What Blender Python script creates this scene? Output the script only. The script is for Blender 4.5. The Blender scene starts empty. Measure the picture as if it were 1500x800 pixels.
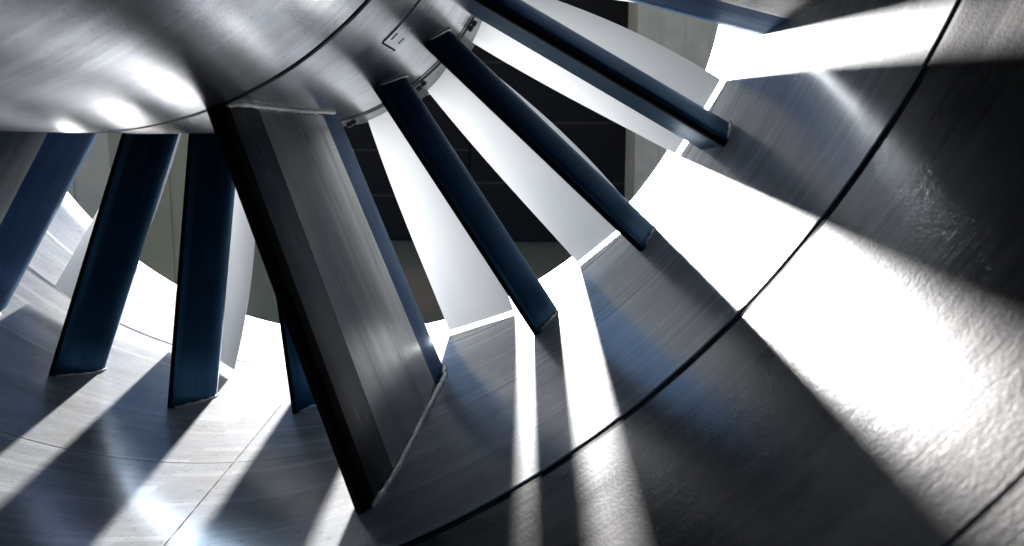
import bpy, bmesh, math, random
from mathutils import Vector, Matrix
random.seed(7)
R = math.radians
scene = bpy.context.scene

# ------------------------------------------------------------------ camera
AX = 3.20                      # height of the engine axis above the ground; the axis runs along +Y
cam_d = bpy.data.cameras.new('camera')
cam = bpy.data.objects.new('camera', cam_d)
scene.collection.objects.link(cam)
cam.location = (0.574, 0.0, AX - 0.525)
fwd = Vector((-0.0544, 0.988, -0.1445))
cam.rotation_euler = fwd.to_track_quat('-Z', 'Y').to_euler()
cam_d.sensor_width = 36.0
cam_d.lens = 28.0
cam_d.clip_start = 0.02
cam_d.clip_end = 3000.0
cam_d.dof.use_dof = True
cam_d.dof.focus_distance = 1.45
cam_d.dof.aperture_fstop = 9.0
scene.camera = cam

# ------------------------------------------------------------------ sky and sun
SUN_DIR = Vector((0.137, -1.0, -0.156)).normalized()      # the way the light travels
sun_el = math.asin(-SUN_DIR.z)
sun_az = math.atan2(-SUN_DIR.x, -SUN_DIR.y)              # from +Y towards +X
world = bpy.data.worlds.new('World')
scene.world = world
world.use_nodes = True
wn = world.node_tree.nodes
sky = wn.new('ShaderNodeTexSky')
sky.sky_type = 'NISHITA'
sky.sun_disc = False
sky.sun_elevation = sun_el
sky.sun_rotation = sun_az
sky.air_density = 0.30
sky.dust_density = 0.0
sky.ozone_density = 1.0
wn['Background'].inputs[1].default_value = 0.05
world.node_tree.links.new(sky.outputs[0], wn['Background'].inputs[0])
sun_d = bpy.data.lights.new('sun', 'SUN')
sun_d.energy = 5.0
sun_d.angle = R(1.7)
sun_d.color = (1.0, 0.985, 0.965)
sun = bpy.data.objects.new('sun', sun_d)
sun.rotation_euler = SUN_DIR.to_track_quat('-Z', 'Y').to_euler()
scene.collection.objects.link(sun)
scene.view_settings.view_transform = 'Standard'
scene.view_settings.look = 'None'
scene.view_settings.exposure = 2.25
scene.view_settings.gamma = 1.0

# ------------------------------------------------------------------ materials
def mat(name):
    m = bpy.data.materials.new(name)
    m.use_nodes = True
    nt = m.node_tree
    return m, nt, nt.nodes['Principled BSDF']

def N(nt, typ, **kw):
    n = nt.nodes.new(typ)
    for k, v in kw.items():
        setattr(n, k, v)
    return n

def noise(nt, src, scale, detail=4.0, rough=0.55, sx=1, sy=1, sz=1):
    mp = N(nt, 'ShaderNodeMapping')
    mp.inputs['Scale'].default_value = (sx, sy, sz)
    nt.links.new(src, mp.inputs['Vector'])
    n = N(nt, 'ShaderNodeTexNoise')
    n.inputs['Scale'].default_value = scale
    n.inputs['Detail'].default_value = detail
    n.inputs['Roughness'].default_value = rough
    nt.links.new(mp.outputs[0], n.inputs['Vector'])
    return n.outputs['Fac']

def ramp(nt, src, stops):
    r = N(nt, 'ShaderNodeValToRGB')
    els = r.color_ramp.elements
    while len(els) < len(stops):
        els.new(0.5)
    for e, (p, c) in zip(els, stops):
        e.position = p
        e.color = (c, c, c, 1) if isinstance(c, (int, float)) else (*c, 1)
    nt.links.new(src, r.inputs[0])
    return r.outputs[0]

def math_n(nt, op, a, b):
    n = N(nt, 'ShaderNodeMath', operation=op)
    for i, v in enumerate((a, b)):
        if isinstance(v, (int, float)):
            n.inputs[i].default_value = v
        else:
            nt.links.new(v, n.inputs[i])
    return n.outputs[0]

def mixc(nt, fac, a, b, mode='MIX'):
    n = N(nt, 'ShaderNodeMix', data_type='RGBA', blend_type=mode)
    if isinstance(fac, (int, float)):
        n.inputs[0].default_value = fac
    else:
        nt.links.new(fac, n.inputs[0])
    for i, v in ((6, a), (7, b)):
        if isinstance(v, tuple):
            n.inputs[i].default_value = (*v, 1)
        else:
            nt.links.new(v, n.inputs[i])
    return n.outputs[2]

def brushed_steel(name, tint, rough_lo, rough_hi, streak=1.0, aniso=0.5, bump=0.25, grime=0.5, metal=0.5, coat=0.5, spec=0.2, edge=0.35):
    """sheet steel rubbed around its circumference; UV u = metres round, v = metres along"""
    m, nt, p = mat(name)
    uv = N(nt, 'ShaderNodeUVMap').outputs[0]
    streaks = noise(nt, uv, 1.0, 5, 0.6, 2.2, 70, 1)
    fine = noise(nt, uv, 1.0, 3, 0.6, 9, 420, 1)
    cloud = noise(nt, uv, 3.2, 5, 0.6)
    smear = noise(nt, uv, 1.0, 6, 0.65, 1.4, 11, 1)
    grain = noise(nt, uv, 330, 2, 0.5)
    spots = noise(nt, uv, 95, 2, 0.5)
    patch_n = noise(nt, uv, 1.0, 7, 0.68, 5.0, 9.0, 1)
    long_n = noise(nt, uv, 1.0, 4, 0.6, 0.9, 38, 1)
    speck = noise(nt, uv, 260, 1, 0.5)
    stain = ramp(nt, patch_n, [(0.44, 0.0), (0.60, 1.0)])
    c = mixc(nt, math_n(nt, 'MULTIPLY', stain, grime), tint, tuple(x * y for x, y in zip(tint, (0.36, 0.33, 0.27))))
    c = mixc(nt, math_n(nt, 'MULTIPLY', ramp(nt, smear, [(0.45, 0.0), (0.58, 1.0)]), 0.35), c, tuple(x * 0.6 for x in tint))
    c = mixc(nt, math_n(nt, 'MULTIPLY', ramp(nt, long_n, [(0.52, 0.0), (0.64, 1.0)]), 0.40), c, tuple(min(1, x * 1.7) for x in tint))
    c = mixc(nt, math_n(nt, 'MULTIPLY', ramp(nt, spots, [(0.63, 0.0), (0.70, 1.0)]), 0.55), c, tuple(x * 0.35 for x in tint))
    c = mixc(nt, math_n(nt, 'MULTIPLY', ramp(nt, speck, [(0.68, 0.0), (0.75, 1.0)]), 0.6), c, tuple(min(1, x * 2.6) for x in tint))
    nt.links.new(c, p.inputs['Base Color'])
    p.inputs['Metallic'].default_value = metal
    mix = math_n(nt, 'ADD', math_n(nt, 'MULTIPLY', smear, 0.35), math_n(nt, 'MULTIPLY', streaks, 0.25))
    mix = math_n(nt, 'ADD', mix, math_n(nt, 'MULTIPLY', patch_n, 0.4))
    r = N(nt, 'ShaderNodeMapRange')
    r.inputs['From Min'].default_value = 0.32
    r.inputs['From Max'].default_value = 0.68
    r.inputs['To Min'].default_value = rough_lo
    r.inputs['To Max'].default_value = rough_hi
    nt.links.new(mix, r.inputs['Value'])
    nt.links.new(r.outputs[0], p.inputs['Roughness'])
    p.inputs['Specular IOR Level'].default_value = spec
    p.inputs['Specular Tint'].default_value = (edge, edge, edge * 1.04, 1)
    p.inputs['Coat Weight'].default_value = coat
    cr = N(nt, 'ShaderNodeMapRange')
    cr.inputs['From Min'].default_value = 0.35
    cr.inputs['From Max'].default_value = 0.65
    cr.inputs['To Min'].default_value = 0.08
    cr.inputs['To Max'].default_value = 0.15
    nt.links.new(smear, cr.inputs['Value'])
    nt.links.new(cr.outputs[0], p.inputs['Coat Roughness'])
    p.inputs['Anisotropic'].default_value = aniso
    tg = N(nt, 'ShaderNodeTangent', direction_type='RADIAL', axis='Y')
    nt.links.new(tg.outputs[0], p.inputs['Tangent'])
    h = math_n(nt, 'ADD', math_n(nt, 'MULTIPLY', fine, 0.5 * streak), math_n(nt, 'MULTIPLY', streaks, 0.6 * streak))
    h = math_n(nt, 'ADD', h, math_n(nt, 'MULTIPLY', grain, 0.9))
    wave = noise(nt, uv, 2.6, 0.6, 0.4)
    h = math_n(nt, 'ADD', h, math_n(nt, 'MULTIPLY', wave, 14.0))
    b = N(nt, 'ShaderNodeBump')
    b.inputs['Strength'].default_value = bump
    b.inputs['Distance'].default_value = 0.0012
    nt.links.new(h, b.inputs['Height'])
    nt.links.new(b.outputs[0], p.inputs['Normal'])
    nt.links.new(b.outputs[0], p.inputs['Coat Normal'])
    return m

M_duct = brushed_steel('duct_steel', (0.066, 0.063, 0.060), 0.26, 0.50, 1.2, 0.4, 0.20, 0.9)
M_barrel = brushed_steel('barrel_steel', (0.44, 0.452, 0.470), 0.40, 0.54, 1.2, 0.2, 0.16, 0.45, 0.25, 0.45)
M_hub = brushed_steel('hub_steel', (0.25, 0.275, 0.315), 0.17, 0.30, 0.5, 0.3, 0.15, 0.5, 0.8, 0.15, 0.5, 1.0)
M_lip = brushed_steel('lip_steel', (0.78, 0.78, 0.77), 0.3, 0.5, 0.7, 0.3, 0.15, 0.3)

def satin(name, col, rough, metallic, var=0.25, bump=0.12, col2=None, stretch=(40, 3, 3), edge=None):
    m, nt, p = mat(name)
    tc = N(nt, 'ShaderNodeTexCoord').outputs['Object']
    a = noise(nt, tc, 1.0, 5, 0.6, stretch[0], stretch[1], stretch[2])
    g = noise(nt, tc, 420, 2, 0.5)
    cl = noise(nt, tc, 7, 4, 0.6)
    f = math_n(nt, 'ADD', math_n(nt, 'MULTIPLY', a, 0.5), math_n(nt, 'MULTIPLY', cl, 0.5))
    c2 = col2 or tuple(x * (1 - var) for x in col)
    c = mixc(nt, ramp(nt, f, [(0.38, 0.0), (0.62, 1.0)]), col, c2)
    nt.links.new(c, p.inputs['Base Color'])
    p.inputs['Metallic'].default_value = metallic
    if edge:
        p.inputs['Specular Tint'].default_value = (*edge, 1)
        p.inputs['Specular IOR Level'].default_value = 0.3
    r = N(nt, 'ShaderNodeMapRange')
    r.inputs['From Min'].default_value = 0.3
    r.inputs['From Max'].default_value = 0.7
    r.inputs['To Min'].default_value = rough * 0.8
    r.inputs['To Max'].default_value = rough * 1.25
    nt.links.new(f, r.inputs['Value'])
    nt.links.new(r.outputs[0], p.inputs['Roughness'])
    b = N(nt, 'ShaderNodeBump')
    b.inputs['Strength'].default_value = bump
    b.inputs['Distance'].default_value = 0.0008
    nt.links.new(math_n(nt, 'ADD', g, math_n(nt, 'MULTIPLY', a, 1.5)), b.inputs['Height'])
    nt.links.new(b.outputs[0], p.inputs['Normal'])
    return m

M_vane = satin('navy_vane', (0.022, 0.075, 0.145), 0.36, 0.75, 0.45, 0.12, stretch=(3, 70, 2.5), edge=(0.55, 0.64, 0.74))
M_strut = satin('strut_grey', (0.30, 0.298, 0.293), 0.24, 0.85, 0.55, 0.16, stretch=(3, 38, 1.6))
M_strut_le = satin('strut_dim_reflection', (0.060, 0.062, 0.067), 0.30, 0.7, 0.55, 0.2, stretch=(3, 45, 2))  # strut metal darkened, standing in for the dim reflection on the leading facet
M_strut_te = satin('strut_blue_reflection', (0.006, 0.085, 0.190), 0.42, 0.6, 0.35, 0.10, stretch=(3, 50, 2), edge=(0.16, 0.34, 0.50))  # strut metal coloured blue in place of a blue reflection on the curve
M_blade = satin('blade_white', (0.74, 0.755, 0.77), 0.45, 0.0, 0.06, 0.05, stretch=(6, 6, 2))
def thin_translucent(m, share):
    nt = m.node_tree
    p = nt.nodes['Principled BSDF']; out = nt.nodes['Material Output']
    t = N(nt, 'ShaderNodeBsdfTranslucent')
    t.inputs[0].default_value = (0.85, 0.86, 0.86, 1)
    mx = N(nt, 'ShaderNodeMixShader')
    mx.inputs[0].default_value = share
    nt.links.new(p.outputs[0], mx.inputs[1]); nt.links.new(t.outputs[0], mx.inputs[2])
    nt.links.new(mx.outputs[0], out.inputs[0])
thin_translucent(M_blade, 0.085)
M_weld = satin('weld_metal', (0.62, 0.61, 0.58), 0.38, 0.6, 0.4, 0.5, stretch=(90, 90, 90))
M_black = satin('black_seal', (0.005, 0.005, 0.006), 0.8, 0.0, 0.3, 0.1, edge=(0.03, 0.03, 0.03))
M_disc = satin('disc_grey', (0.16, 0.16, 0.17), 0.4, 0.8, 0.3, 0.2)

# ------------------------------------------------------------------ mesh helpers
C = scene.collection

def link(name, me, m, parent=None, loc=(0, 0, 0), rot_y=0.0, smooth=True):
    o = bpy.data.objects.new(name, me)
    C.objects.link(o)
    if m is not None and not me.materials:
        me.materials.append(m)
    if parent is not None:
        o.parent = parent
    o.location = loc
    o.rotation_euler = (0, rot_y, 0)
    return o

def tag(o, label, cat=None, group=None, kind=None):
    if label: o['label'] = label
    if cat: o['category'] = cat
    if group: o['group'] = group
    if kind: o['kind'] = kind
    return o

def empty(name, loc):
    o = bpy.data.objects.new(name, None)
    o.empty_display_size = 0.2
    o.location = loc
    C.objects.link(o)
    return o

def revolve(name, prof, n=360, sharp=35):
    """closed profile [(y, r)] turned round the Y axis; UV in metres"""
    verts, faces, uvs = [], [], []
    k = len(prof)
    for i in range(n):
        t = 2 * math.pi * i / n
        s, c = math.sin(t), -math.cos(t)
        for (y, r) in prof:
            verts.append((r * s, y, r * c))
    acc = [0.0]
    for a, b in zip(prof, prof[1:] + prof[:1]):
        acc.append(acc[-1] + math.hypot(b[0] - a[0], b[1] - a[1]))
    y0 = prof[0][0]
    for i in range(n):
        j = (i + 1) % n
        for q in range(k):
            w = (q + 1) % k
            faces.append((i * k + q, i * k + w, j * k + w, j * k + q))
            u0, u1 = 2 * math.pi * i / n, 2 * math.pi * (i + 1) / n
            uvs += [(u0, y0 + acc[q]), (u0, y0 + acc[q + 1]), (u1, y0 + acc[q + 1]), (u1, y0 + acc[q])]
    me = bpy.data.meshes.new(name)
    me.from_pydata(verts, [], faces)
    lay = me.uv_layers.new(name='UVMap')
    lay.data.foreach_set('uv', [c for t in uvs for c in t])
    fix(me, sharp)
    return me

def fix(me, sharp=35):
    bm = bmesh.new()
    bm.from_mesh(me)
    bmesh.ops.recalc_face_normals(bm, faces=bm.faces)
    lim = R(sharp)
    for f in bm.faces:
        f.smooth = True
    for e in bm.edges:
        if len(e.link_faces) == 2 and e.calc_face_angle(0) > lim:
            e.smooth = False
    bm.to_mesh(me)
    bm.free()

def shell(r_in, thick, y0, y1, chamfer=0.003, ny=12):
    """closed profile of a ring wall; r_in(y) is the wetted inner radius"""
    p = [(y0, r_in(y0) + chamfer)]
    ys = [y0 + chamfer + (y1 - y0 - 2 * chamfer) * i / ny for i in range(ny + 1)]
    p += [(y, r_in(y)) for y in ys]
    p += [(y1, r_in(y1) + chamfer), (y1, r_in(y1) + thick), (y0, r_in(y0) + thick)]
    return p

def hub_r(y):
    # a gently rounded body of revolution, fullest just ahead of the struts
    t = y - 0.66
    return 0.499 - (0.030 * t * t if t > 0 else 0.055 * t * t) + (-0.10 * (y - 1.55) ** 2 if y > 1.55 else 0.0)

def tube(name, path, rad, seg=8, bumpy=0.0, seed=1):
    rnd = random.Random(seed)
    verts, faces = [], []
    n = len(path)
    for i, p in enumerate(path):
        p = Vector(p)
        a = Vector(path[max(i - 1, 0)]); b = Vector(path[min(i + 1, n - 1)])
        t = (b - a).normalized()
        u = t.cross(Vector((0.31, 0.22, 0.9))).normalized(); v = t.cross(u)
        rr = rad * (1 + bumpy * (rnd.random() - 0.5) + (bumpy * 0.5 if i % 3 == 0 else 0))
        if i in (0, n - 1): rr *= 0.5
        for s in range(seg):
            an = 2 * math.pi * s / seg
            verts.append(p + u * rr * math.cos(an) + v * rr * math.sin(an))
    for i in range(n - 1):
        for s in range(seg):
            w = (s + 1) % seg
            faces.append((i * seg + s, i * seg + w, (i + 1) * seg + w, (i + 1) * seg + s))
    faces.append(tuple(range(seg)))
    faces.append(tuple((n - 1) * seg + s for s in range(seg)))
    me = bpy.data.meshes.new(name)
    me.from_pydata([tuple(v) for v in verts], [], faces)
    fix(me, 80)
    return me

def radial_solid(name, section, r0, r1, nr=10, closed=True, lean=None, sharp=30):
    """section [(y, off)] swept from the hub to the casing; theta = 0 points straight down"""
    verts, faces = [], []
    k = len(section)
    for i in range(nr + 1):
        f = i / nr
        for (y, x) in section:
            a = r0(y) if callable(r0) else r0
            r = a + (r1 - a) * f
            dy, dx = lean(f, y) if lean else (0, 0)
            verts.append((x + dx, y + dy, -r))
    for i in range(nr):
        for q in range(k):
            w = (q + 1) % k
            faces.append((i * k + q, i * k + w, (i + 1) * k + w, (i + 1) * k + q))
    faces.append(tuple(range(k)))
    faces.append(tuple(nr * k + q for q in range(k)))
    me = bpy.data.meshes.new(name)
    me.from_pydata(verts, [], faces)
    fix(me, sharp)
    return me

def box(name, x0, x1, y0, y1, z0, z1, bev=0.0):
    bm = bmesh.new()
    bmesh.ops.create_cube(bm, size=1.0)
    for v in bm.verts:
        v.co = Vector(((x0 + x1) / 2 + v.co.x * (x1 - x0), (y0 + y1) / 2 + v.co.y * (y1 - y0), (z0 + z1) / 2 + v.co.z * (z1 - z0)))
    if bev:
        bmesh.ops.bevel(bm, geom=bm.edges[:], offset=bev, segments=2, affect='EDGES')
    me = bpy.data.meshes.new(name)
    bm.to_mesh(me); bm.free()
    return me

# ------------------------------------------------------------------ ground
def ground_mat():
    m, nt, p = mat('dry_ground')
    tc = N(nt, 'ShaderNodeTexCoord').outputs['Object']
    a = noise(nt, tc, 0.25, 6, 0.6)
    b = noise(nt, tc, 9, 4, 0.6)
    c = mixc(nt, ramp(nt, a, [(0.35, 0.0), (0.65, 1.0)]), (0.40, 0.30, 0.15), (0.32, 0.24, 0.12))
    c = mixc(nt, math_n(nt, 'MULTIPLY', b, 0.35), c, (0.15, 0.13, 0.10))
    nt.links.new(c, p.inputs['Base Color'])
    p.inputs['Roughness'].default_value = 0.9
    return m
me = bpy.data.meshes.new('ground')
me.from_pydata([(-1500, -1500, 0), (1500, -1500, 0), (1500, 1500, 0), (-1500, 1500, 0)], [], [(0, 1, 2, 3)])
tag(link('ground', me, ground_mat()), None, kind='structure')

# ------------------------------------------------------------------ intake duct in front of the black joint
AXL = (0, 0, 1.05)
duct = empty('intake_duct', (0, 0, AX - 1.05))
tag(duct, 'polished steel intake duct nearest the camera, in front of the black joint', 'duct')
wall_r = lambda y: 1.0
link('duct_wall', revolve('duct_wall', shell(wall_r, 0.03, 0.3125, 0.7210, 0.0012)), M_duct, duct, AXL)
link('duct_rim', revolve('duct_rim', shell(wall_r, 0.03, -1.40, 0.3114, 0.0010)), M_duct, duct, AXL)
link('backing_ring', revolve('backing_ring', shell(lambda y: 1.004, 0.02, 0.305, 0.322, 0.001, 3)), M_disc, duct, AXL)

# ------------------------------------------------------------------ engine front frame
frame = empty('engine_frame', (0, 0, AX - 1.05))
tag(frame, 'steel engine casing holding the round hub, the grey struts and the navy guide vanes', 'engine')
link('casing_barrel', revolve('casing_barrel', shell(wall_r, 0.03, 0.741, 1.1617, 0.0002)), M_barrel, frame, AXL)
link('casing_barrel', revolve('casing_barrel', shell(wall_r, 0.03, 1.1625, 1.925, 0.0010)), M_barrel, frame, AXL)
link('joint_seal', revolve('joint_seal', shell(lambda y: 1.0016, 0.022, 0.715, 0.749, 0.001, 3)), M_black, frame, AXL)
def lip_r(y):
    t = max(0.0, (y - 2.08) / 0.14)
    return 1.0 + 0.035 * t * t
link('casing_lip', revolve('casing_lip', shell(lip_r, 0.03, 1.929, 2.22, 0.002)), M_lip, frame, AXL)
link('lip_gasket', revolve('lip_gasket', shell(lambda y: 1.004, 0.02, 1.92, 1.935, 0.001, 3)), M_black, frame, AXL)

for nm, pth, rad in [
        ('lengthwise_weld', [(R(2.7 + (1.47 - y) * 5.2), y) for y in [0.76 + 0.012 * i for i in range(60)]], 0.0007),
        ('lengthwise_weld', [(R(54.0), y) for y in [0.76 + 0.012 * i for i in range(33)]], 0.0006)]:
    link(nm, tube(nm, [(0.9997 * math.sin(a), y, -0.9997 * math.cos(a)) for a, y in pth], rad, 6, 0.7, 4), M_black, frame, AXL)
for yy in (1.745,):
    link('scribed_line', revolve('scribed_line', [(yy, 0.9995), (yy, 1.004), (yy + 0.0022, 1.004), (yy + 0.0022, 0.9995)], 300), M_disc, frame, AXL)

def hub_shell(y0, y1, ny, ch):
    ys = [y0 + ch + (y1 - y0 - 2 * ch) * i / ny for i in range(ny + 1)]
    p = [(y0, hub_r(y0) - ch)] + [(y, hub_r(y)) for y in ys] + [(y1, hub_r(y1) - ch), (y1, hub_r(y1) - 0.05), (y0, hub_r(y0) - 0.05)]
    return p
hub = link('hub', revolve('hub', hub_shell(0.952, 1.70, 16, 0.002), 240), M_hub, frame, AXL)
link('hub_seal', revolve('hub_seal', [(0.925, 0.46), (0.925, 0.489), (0.965, 0.489), (0.965, 0.46)], 240), M_black, hub)
link('hub_plate', revolve('hub_plate', [(1.695, 0.02), (1.695, 0.462), (1.705, 0.462), (1.705, 0.02)], 120), M_disc, hub)

def patch(name, y0, y1, t0, t1, lift, thick, n=24):
    verts, faces, uvs = [], [], []
    ny = 4
    for s_ in (0, 1):
        for i in range(n + 1):
            t = R(t0 + (t1 - t0) * i / n)
            for j in range(ny + 1):
                y = y0 + (y1 - y0) * j / ny
                r = hub_r(y) + lift - (thick if s_ else 0)
                verts.append((r * math.sin(t), y, -r * math.cos(t)))
    k = (n + 1) * (ny + 1)
    ix = lambda s_, i, j: s_ * k + i * (ny + 1) + j
    for i in range(n):
        for j in range(ny):
            faces.append((ix(0, i, j), ix(0, i + 1, j), ix(0, i + 1, j + 1), ix(0, i, j + 1)))
            faces.append((ix(1, i, j), ix(1, i, j + 1), ix(1, i + 1, j + 1), ix(1, i + 1, j)))
    for i in range(n):
        for j in (0, ny):
            faces.append((ix(0, i, j), ix(1, i, j), ix(1, i + 1, j), ix(0, i + 1, j)))
    for j in range(ny):
        for i in (0, n):
            faces.append((ix(0, i, j), ix(0, i, j + 1), ix(1, i, j + 1), ix(1, i, j)))
    me = bpy.data.meshes.new(name)
    me.from_pydata(verts, [], faces)
    lay = me.uv_layers.new(name='UVMap')
    for p_ in me.polygons:
        for li in p_.loop_indices:
            v = me.vertices[me.loops[li].vertex_index].co
            lay.data[li].uv = (math.atan2(v.x, -v.z), v.y)
    fix(me, 40)
    return me
pg = link('panel_gap', patch('panel_gap', 1.1415, 1.2435, 41.7, 66.0, 0.0006, 0.004), M_black, hub)
pl = link('access_panel', patch('access_panel', 1.1420, 1.2405, 42.1, 66.0, 0.0018, 0.004), M_hub, hub)
for yy in (1.16, 1.215):
    link('slot', patch('slot', yy, yy + 0.003, 43.2, 44.6, 0.0024, 0.002, 4), M_black, hub)
link('hub_rim', revolve('hub_rim', [(1.664, hub_r(1.664) - 0.01), (1.664, hub_r(1.664) + 0.0012), (1.668, hub_r(1.668) + 0.0012), (1.668, hub_r(1.668) - 0.01)], 240), M_black, hub)

# nose fairing: the hub's separate front piece
fair = link('nose_fairing', revolve('nose_fairing', hub_shell(-0.9, 0.937, 30, 0.002), 240), M_hub, None, (0, 0, AX))
tag(fair, 'rounded polished steel nose fairing at upper left, ahead of the black hub seam', 'fairing')

# struts: flat grey side; painted reflections: dark on leading strip, blue on trailing strip
def strut_meshes():
    root = lambda y: hub_r(y) - 0.012
    le = [(0.972, -0.0005), (0.93, -0.0034), (0.885, -0.0072), (0.873, -0.0100), (0.867, -0.018), (0.872, -0.025), (0.90, -0.031), (0.972, -0.040)]
    body = [(0.972, 0.0), (1.10, 0.0012), (1.22, 0.001), (1.30, -0.0005), (1.36, -0.003), (1.36, -0.052), (1.25, -0.054), (1.10, -0.050), (0.972, -0.0405)]
    te = [(1.36, -0.0032), (1.42, -0.0062), (1.47, -0.010), (1.50, -0.0125), (1.53, -0.018), (1.555, -0.025), (1.57, -0.033), (1.574, -0.040), (1.565, -0.046), (1.52, -0.0505), (1.36, -0.0518)]
    sweep = lambda f, y: (0.075 * (1 - f) * max(0.0, min(1.0, (1.36 - y) / 0.385)), 0)
    a = radial_solid('strut_leading_edge', le, root, 1.004, 14, lean=sweep)
    b = radial_solid('strut_side', body, root, 1.004, 14, lean=sweep)
    c = radial_solid('strut_trailing_edge', te, root, 1.004, 14)
    global s_edge
    s_edge = radial_solid('edge_strip', [(0.8890, -0.0056), (0.8720, -0.0085), (0.8650, -0.0180), (0.8705, -0.0262), (0.8960, -0.0325), (0.8960, -0.0305), (0.8725, -0.0250), (0.8675, -0.0180), (0.8740, -0.0105), (0.8890, -0.0075)], root, 1.003, 14, lean=sweep)
    path = [(-0.004, 0.874, -0.9985)] + [(0.0035 if y > 0.97 else -0.004 + (y - 0.88) * 0.08, y, -0.9985) for y in [0.88 + 0.009 * i for i in range(62)]]
    path += [(-0.003 - (y - 1.44) * 0.10, y, -0.9985) for y in [1.445 + 0.009 * i for i in range(9)]]
    w = tube('weld_bead', path, 0.0046, 8, 0.6, 3)
    path = [(0.003 if y > 0.97 else -0.004, y, -hub_r(y) - 0.0005) for y in [0.955 + 0.009 * i for i in range(53)]]
    w2 = tube('root_weld', path, 0.0036, 8, 0.5, 5)
    return a, b, c, w, w2
s_a, s_b, s_c, s_w, s_w2 = strut_meshes()
strut_th = [-32.3, 21.6, 75.2, 124.0, 175.0, 226.0, 277.0]
for th in strut_th:
    st = link('strut', s_b, M_strut, frame, AXL, -R(th))
    if th == 21.6:
        st['label'] = 'broad grey strut across the middle with black front edge and rear strip coloured as a blue reflection'
    link('leading_edge', s_a, M_strut_le, st)
    link('trailing_edge', s_c, M_strut_te, st)
    link('edge_strip', s_edge, M_black, st)
    link('weld_bead', s_w, M_weld, st)
    link('root_weld', s_w2, M_weld, st)

# guide vanes
def vane_mesh():
    sec = [(1.398, 0.000), (1.401, 0.005), (1.410, 0.0100), (1.428, 0.0185), (1.450, 0.0285), (1.470, 0.0365), (1.485, 0.0410), (1.497, 0.0425), (1.510, 0.0395), (1.525, 0.0320),
           (1.550, 0.0160), (1.580, 0.0010), (1.612, -0.0110), (1.610, -0.0130), (1.570, -0.0120), (1.52, -0.0105), (1.46, -0.0085), (1.412, -0.006), (1.400, -0.0045)]
    return radial_solid('guide_vane', sec, lambda y: hub_r(y) - 0.008, 1.003, 14)
v_me = vane_mesh()
v_strip = radial_solid('edge_strip', [(1.3975, -0.0005), (1.3965, -0.0045), (1.399, -0.0085), (1.413, -0.0098), (1.413, -0.0062), (1.4005, -0.0050)], lambda y: hub_r(y) - 0.006, 1.002, 14)
path = [(0.004 + 0.040 * math.sin(min(1, i / 12) * math.pi / 2), 1.402 + 0.0085 * i, -0.9985) for i in range(13)]
v_weld = tube('foot_weld', path, 0.0028, 6, 0.6, 9)
path = [(0.004 + 0.040 * math.sin(min(1, i / 12) * math.pi / 2), 1.402 + 0.0085 * i, -hub_r(1.402 + 0.0085 * i)) for i in range(13)]
v_weld2 = tube('root_weld', path, 0.0026, 6, 0.6, 10)
vane_th = [-21.4, -8.05, 5.6, 33.0, 46.8, 60.0] + [88, 100, 112, 137, 150, 162, 188, 201, 214, 239, 252, 265, 290, 302, 314]
for th in vane_th:
    v = link('guide_vane', v_me, M_vane, frame, AXL, -R(th))
    link('edge_strip', v_strip, M_black, v)
    link('foot_weld', v_weld, M_weld, v)
    link('root_weld', v_weld2, M_weld, v)

# ------------------------------------------------------------------ fan rotor behind the vanes
rotor = empty('fan_rotor', (0, 0, AX - 1.05))
tag(rotor, 'fan rotor of broad white blades turning behind the navy guide vanes', 'rotor')
link('rotor_disc', revolve('rotor_disc', [(1.715, 0.05), (1.712, 0.455), (1.722, 0.466), (2.00, 0.452), (2.02, 0.43), (2.02, 0.05)], 160), M_disc, rotor, AXL)

def blade_mesh(name, dz):
    nr, nc = 14, 8
    verts, faces = [], []
    for side in (0, 1):
        for i in range(nr + 1):
            f = i / nr
            r = 0.43 + (0.993 - 0.43) * f
            tl = -3.4 * (1 - f) ** 1.3
            tr = 10.2 + (12.5 - 10.2) * (1 - f) + 1.0 * math.sin(math.pi * f)
            yl = 1.875 + dz + 0.05 * (1 - f)
            yr = 1.775 + dz - 0.02 * (1 - f)
            for j in range(nc + 1):
                g = j / nc
                th = R(tl + (tr - tl) * g)
                y = yl + (yr - yl) * g + 0.022 * math.sin(math.pi * g)
                thick = 0.0012 + 0.0045 * math.sin(math.pi * min(1, g * 1.02)) * (1.4 - 0.6 * f)
                y += thick if side else -thick
                verts.append((r * math.sin(th), y, -r * math.cos(th)))
    m_ = (nr + 1) * (nc + 1)
    idx = lambda s, i, j: s * m_ + i * (nc + 1) + j
    for i in range(nr):
        for j in range(nc):
            faces.append((idx(0, i, j), idx(0, i, j + 1), idx(0, i + 1, j + 1), idx(0, i + 1, j)))
            faces.append((idx(1, i, j), idx(1, i + 1, j), idx(1, i + 1, j + 1), idx(1, i, j + 1)))
    for i in range(nr):
        for j in (0, nc):
            faces.append((idx(0, i, j), idx(1, i, j), idx(1, i + 1, j), idx(0, i + 1, j)))
    for j in range(nc):
        for i in (0, nr):
            faces.append((idx(0, i, j), idx(1, i, j), idx(1, i, j + 1), idx(0, i, j + 1)))
    me = bpy.data.meshes.new(name)
    me.from_pydata(verts, [], faces)
    fix(me, 50)
    return me
clip_me = box('retainer', -0.006, 0.006, -0.006, 0.008, -0.007, 0.003, 0.0015)
bl = [(-34.75, -0.14), (-17.4, -0.12), (1.0, -0.06), (18.7, 0), (39.0, 0), (58.5, 0)] + [(58.5 + 19.05 * i, -0.01 * i) for i in range(1, 14)]
for th, dz in bl:
    b = link('fan_blade', blade_mesh('fan_blade', dz), M_blade, rotor, AXL, -R(th))
    for q, a in enumerate((-2.6, -0.9)):
        a = R(a + random.uniform(-0.6, 0.6))
        r = 0.470 + 0.004 * random.random()
        cl = link('retainer', clip_me, M_disc, b, (r * math.sin(a), 1.712, -r * math.cos(a)), -a)

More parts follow.
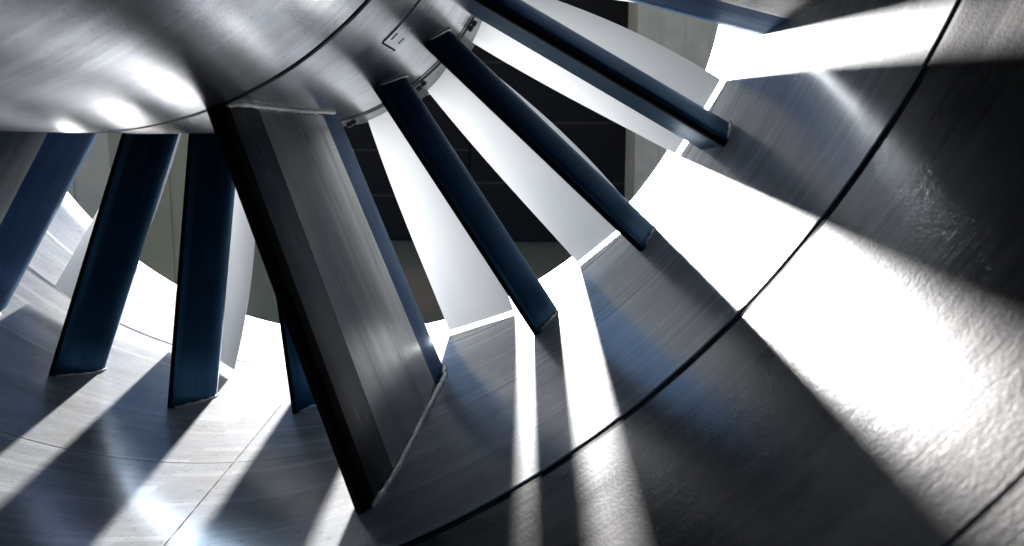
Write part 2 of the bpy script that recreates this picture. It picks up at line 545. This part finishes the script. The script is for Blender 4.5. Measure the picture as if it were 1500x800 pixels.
# ------------------------------------------------------------------ hangar yard beyond the engine
def wall_paint(name, col, rough=0.8, var=0.2, scale=1.2):
    m, nt, p = mat(name)
    tc = N(nt, 'ShaderNodeTexCoord').outputs['Object']
    a = noise(nt, tc, scale, 5, 0.6)
    b = noise(nt, tc, 1.0, 4, 0.6, 5, 5, 0.6)
    c = mixc(nt, ramp(nt, a, [(0.35, 0.0), (0.65, 1.0)]), col, tuple(x * (1 - var) for x in col))
    c = mixc(nt, math_n(nt, 'MULTIPLY', b, 0.25), c, tuple(x * 0.6 for x in col))
    nt.links.new(c, p.inputs['Base Color'])
    p.inputs['Roughness'].default_value = rough
    return m
M_dark = wall_paint('dark_door', (0.010, 0.007, 0.004), 0.9)
M_rail = wall_paint('door_rail', (0.045, 0.032, 0.018), 0.7)
M_khaki = wall_paint('khaki_render', (0.66, 0.52, 0.30))
M_beige = wall_paint('beige_render', (0.90, 0.74, 0.50))

D = 25.0
def px_x(px, d):     # rough world x of a photo column at distance d
    return 0.574 + (px - 815) / 1167.0 * d

def hangar(name, label, x0, x1, y, h, depth, rows, m_panel, m_rail):
    root = empty(name, ((x0 + x1) / 2, y, 0))
    tag(root, label, 'building')
    cx = (x0 + x1) / 2
    link('wall', box('wall', x0 - cx, x1 - cx, 0.06, depth, 0, h), m_panel, root)
    z = 0.02
    dz = (h - 0.3) / rows
    pm = box('door_panel', x0 - cx + 0.02, x1 - cx - 0.02, 0.0, 0.058, 0.03, dz - 0.03, 0.012)
    rm = box('rail', x0 - cx + 0.02, x1 - cx - 0.02, 0.03, 0.0585, -0.03, 0.03)
    for i in range(rows):
        link('door_panel', pm, m_panel, root, (0, 0, z + i * dz))
        if i: link('rail', rm, m_rail, root, (0, 0, z + i * dz))
    return root
hangar('hangar', 'tall black hangar door of wide horizontal panels seen between the right blades', px_x(690, D), px_x(925, D), D, 9.5, 12, 5, M_dark, M_rail)
hangar('workshop', 'low black workshop front behind the big grey strut', px_x(300, D) - 0.2, px_x(690, D) - 0.03, D + 0.2, 4.6, 10, 3, M_dark, M_rail)
def plain_house(name, label, x0, x1, y, h, depth, m, lines):
    root = empty(name, ((x0 + x1) / 2, y, 0))
    tag(root, label, 'building')
    cx = (x0 + x1) / 2
    link('wall', box('wall', x0 - cx, x1 - cx, 0, depth, 0, h), m, root)
    w = (x1 - x0) / lines
    bm_ = box('wall_batten', -0.02, 0.02, -0.03, 0.0, 0, h)
    for i in range(1, lines):
        link('wall_batten', bm_, m, root, (x0 - cx + w * i, -0.001, 0))
    link('coping', box('coping', x0 - cx - 0.05, x1 - cx + 0.05, -0.06, depth, h + 0.001, h + 0.12), m, root)
    return root
plain_house('khaki_building', 'khaki rendered wall glimpsed between the left guide vanes', px_x(150, 9), px_x(322, 9), 9, 4.4, 3, M_khaki, 2)
plain_house('beige_building', 'pale beige wall glimpsed at far left between strut and vane', px_x(-150, 8.6), px_x(148, 8.6), 8.6, 4.3, 3, M_beige, 5)
plain_house('annex', 'pale beige annex with thin battens right of the black hangar', px_x(928, 22), px_x(1400, 22), 22, 8.5, 6, M_beige, 14)
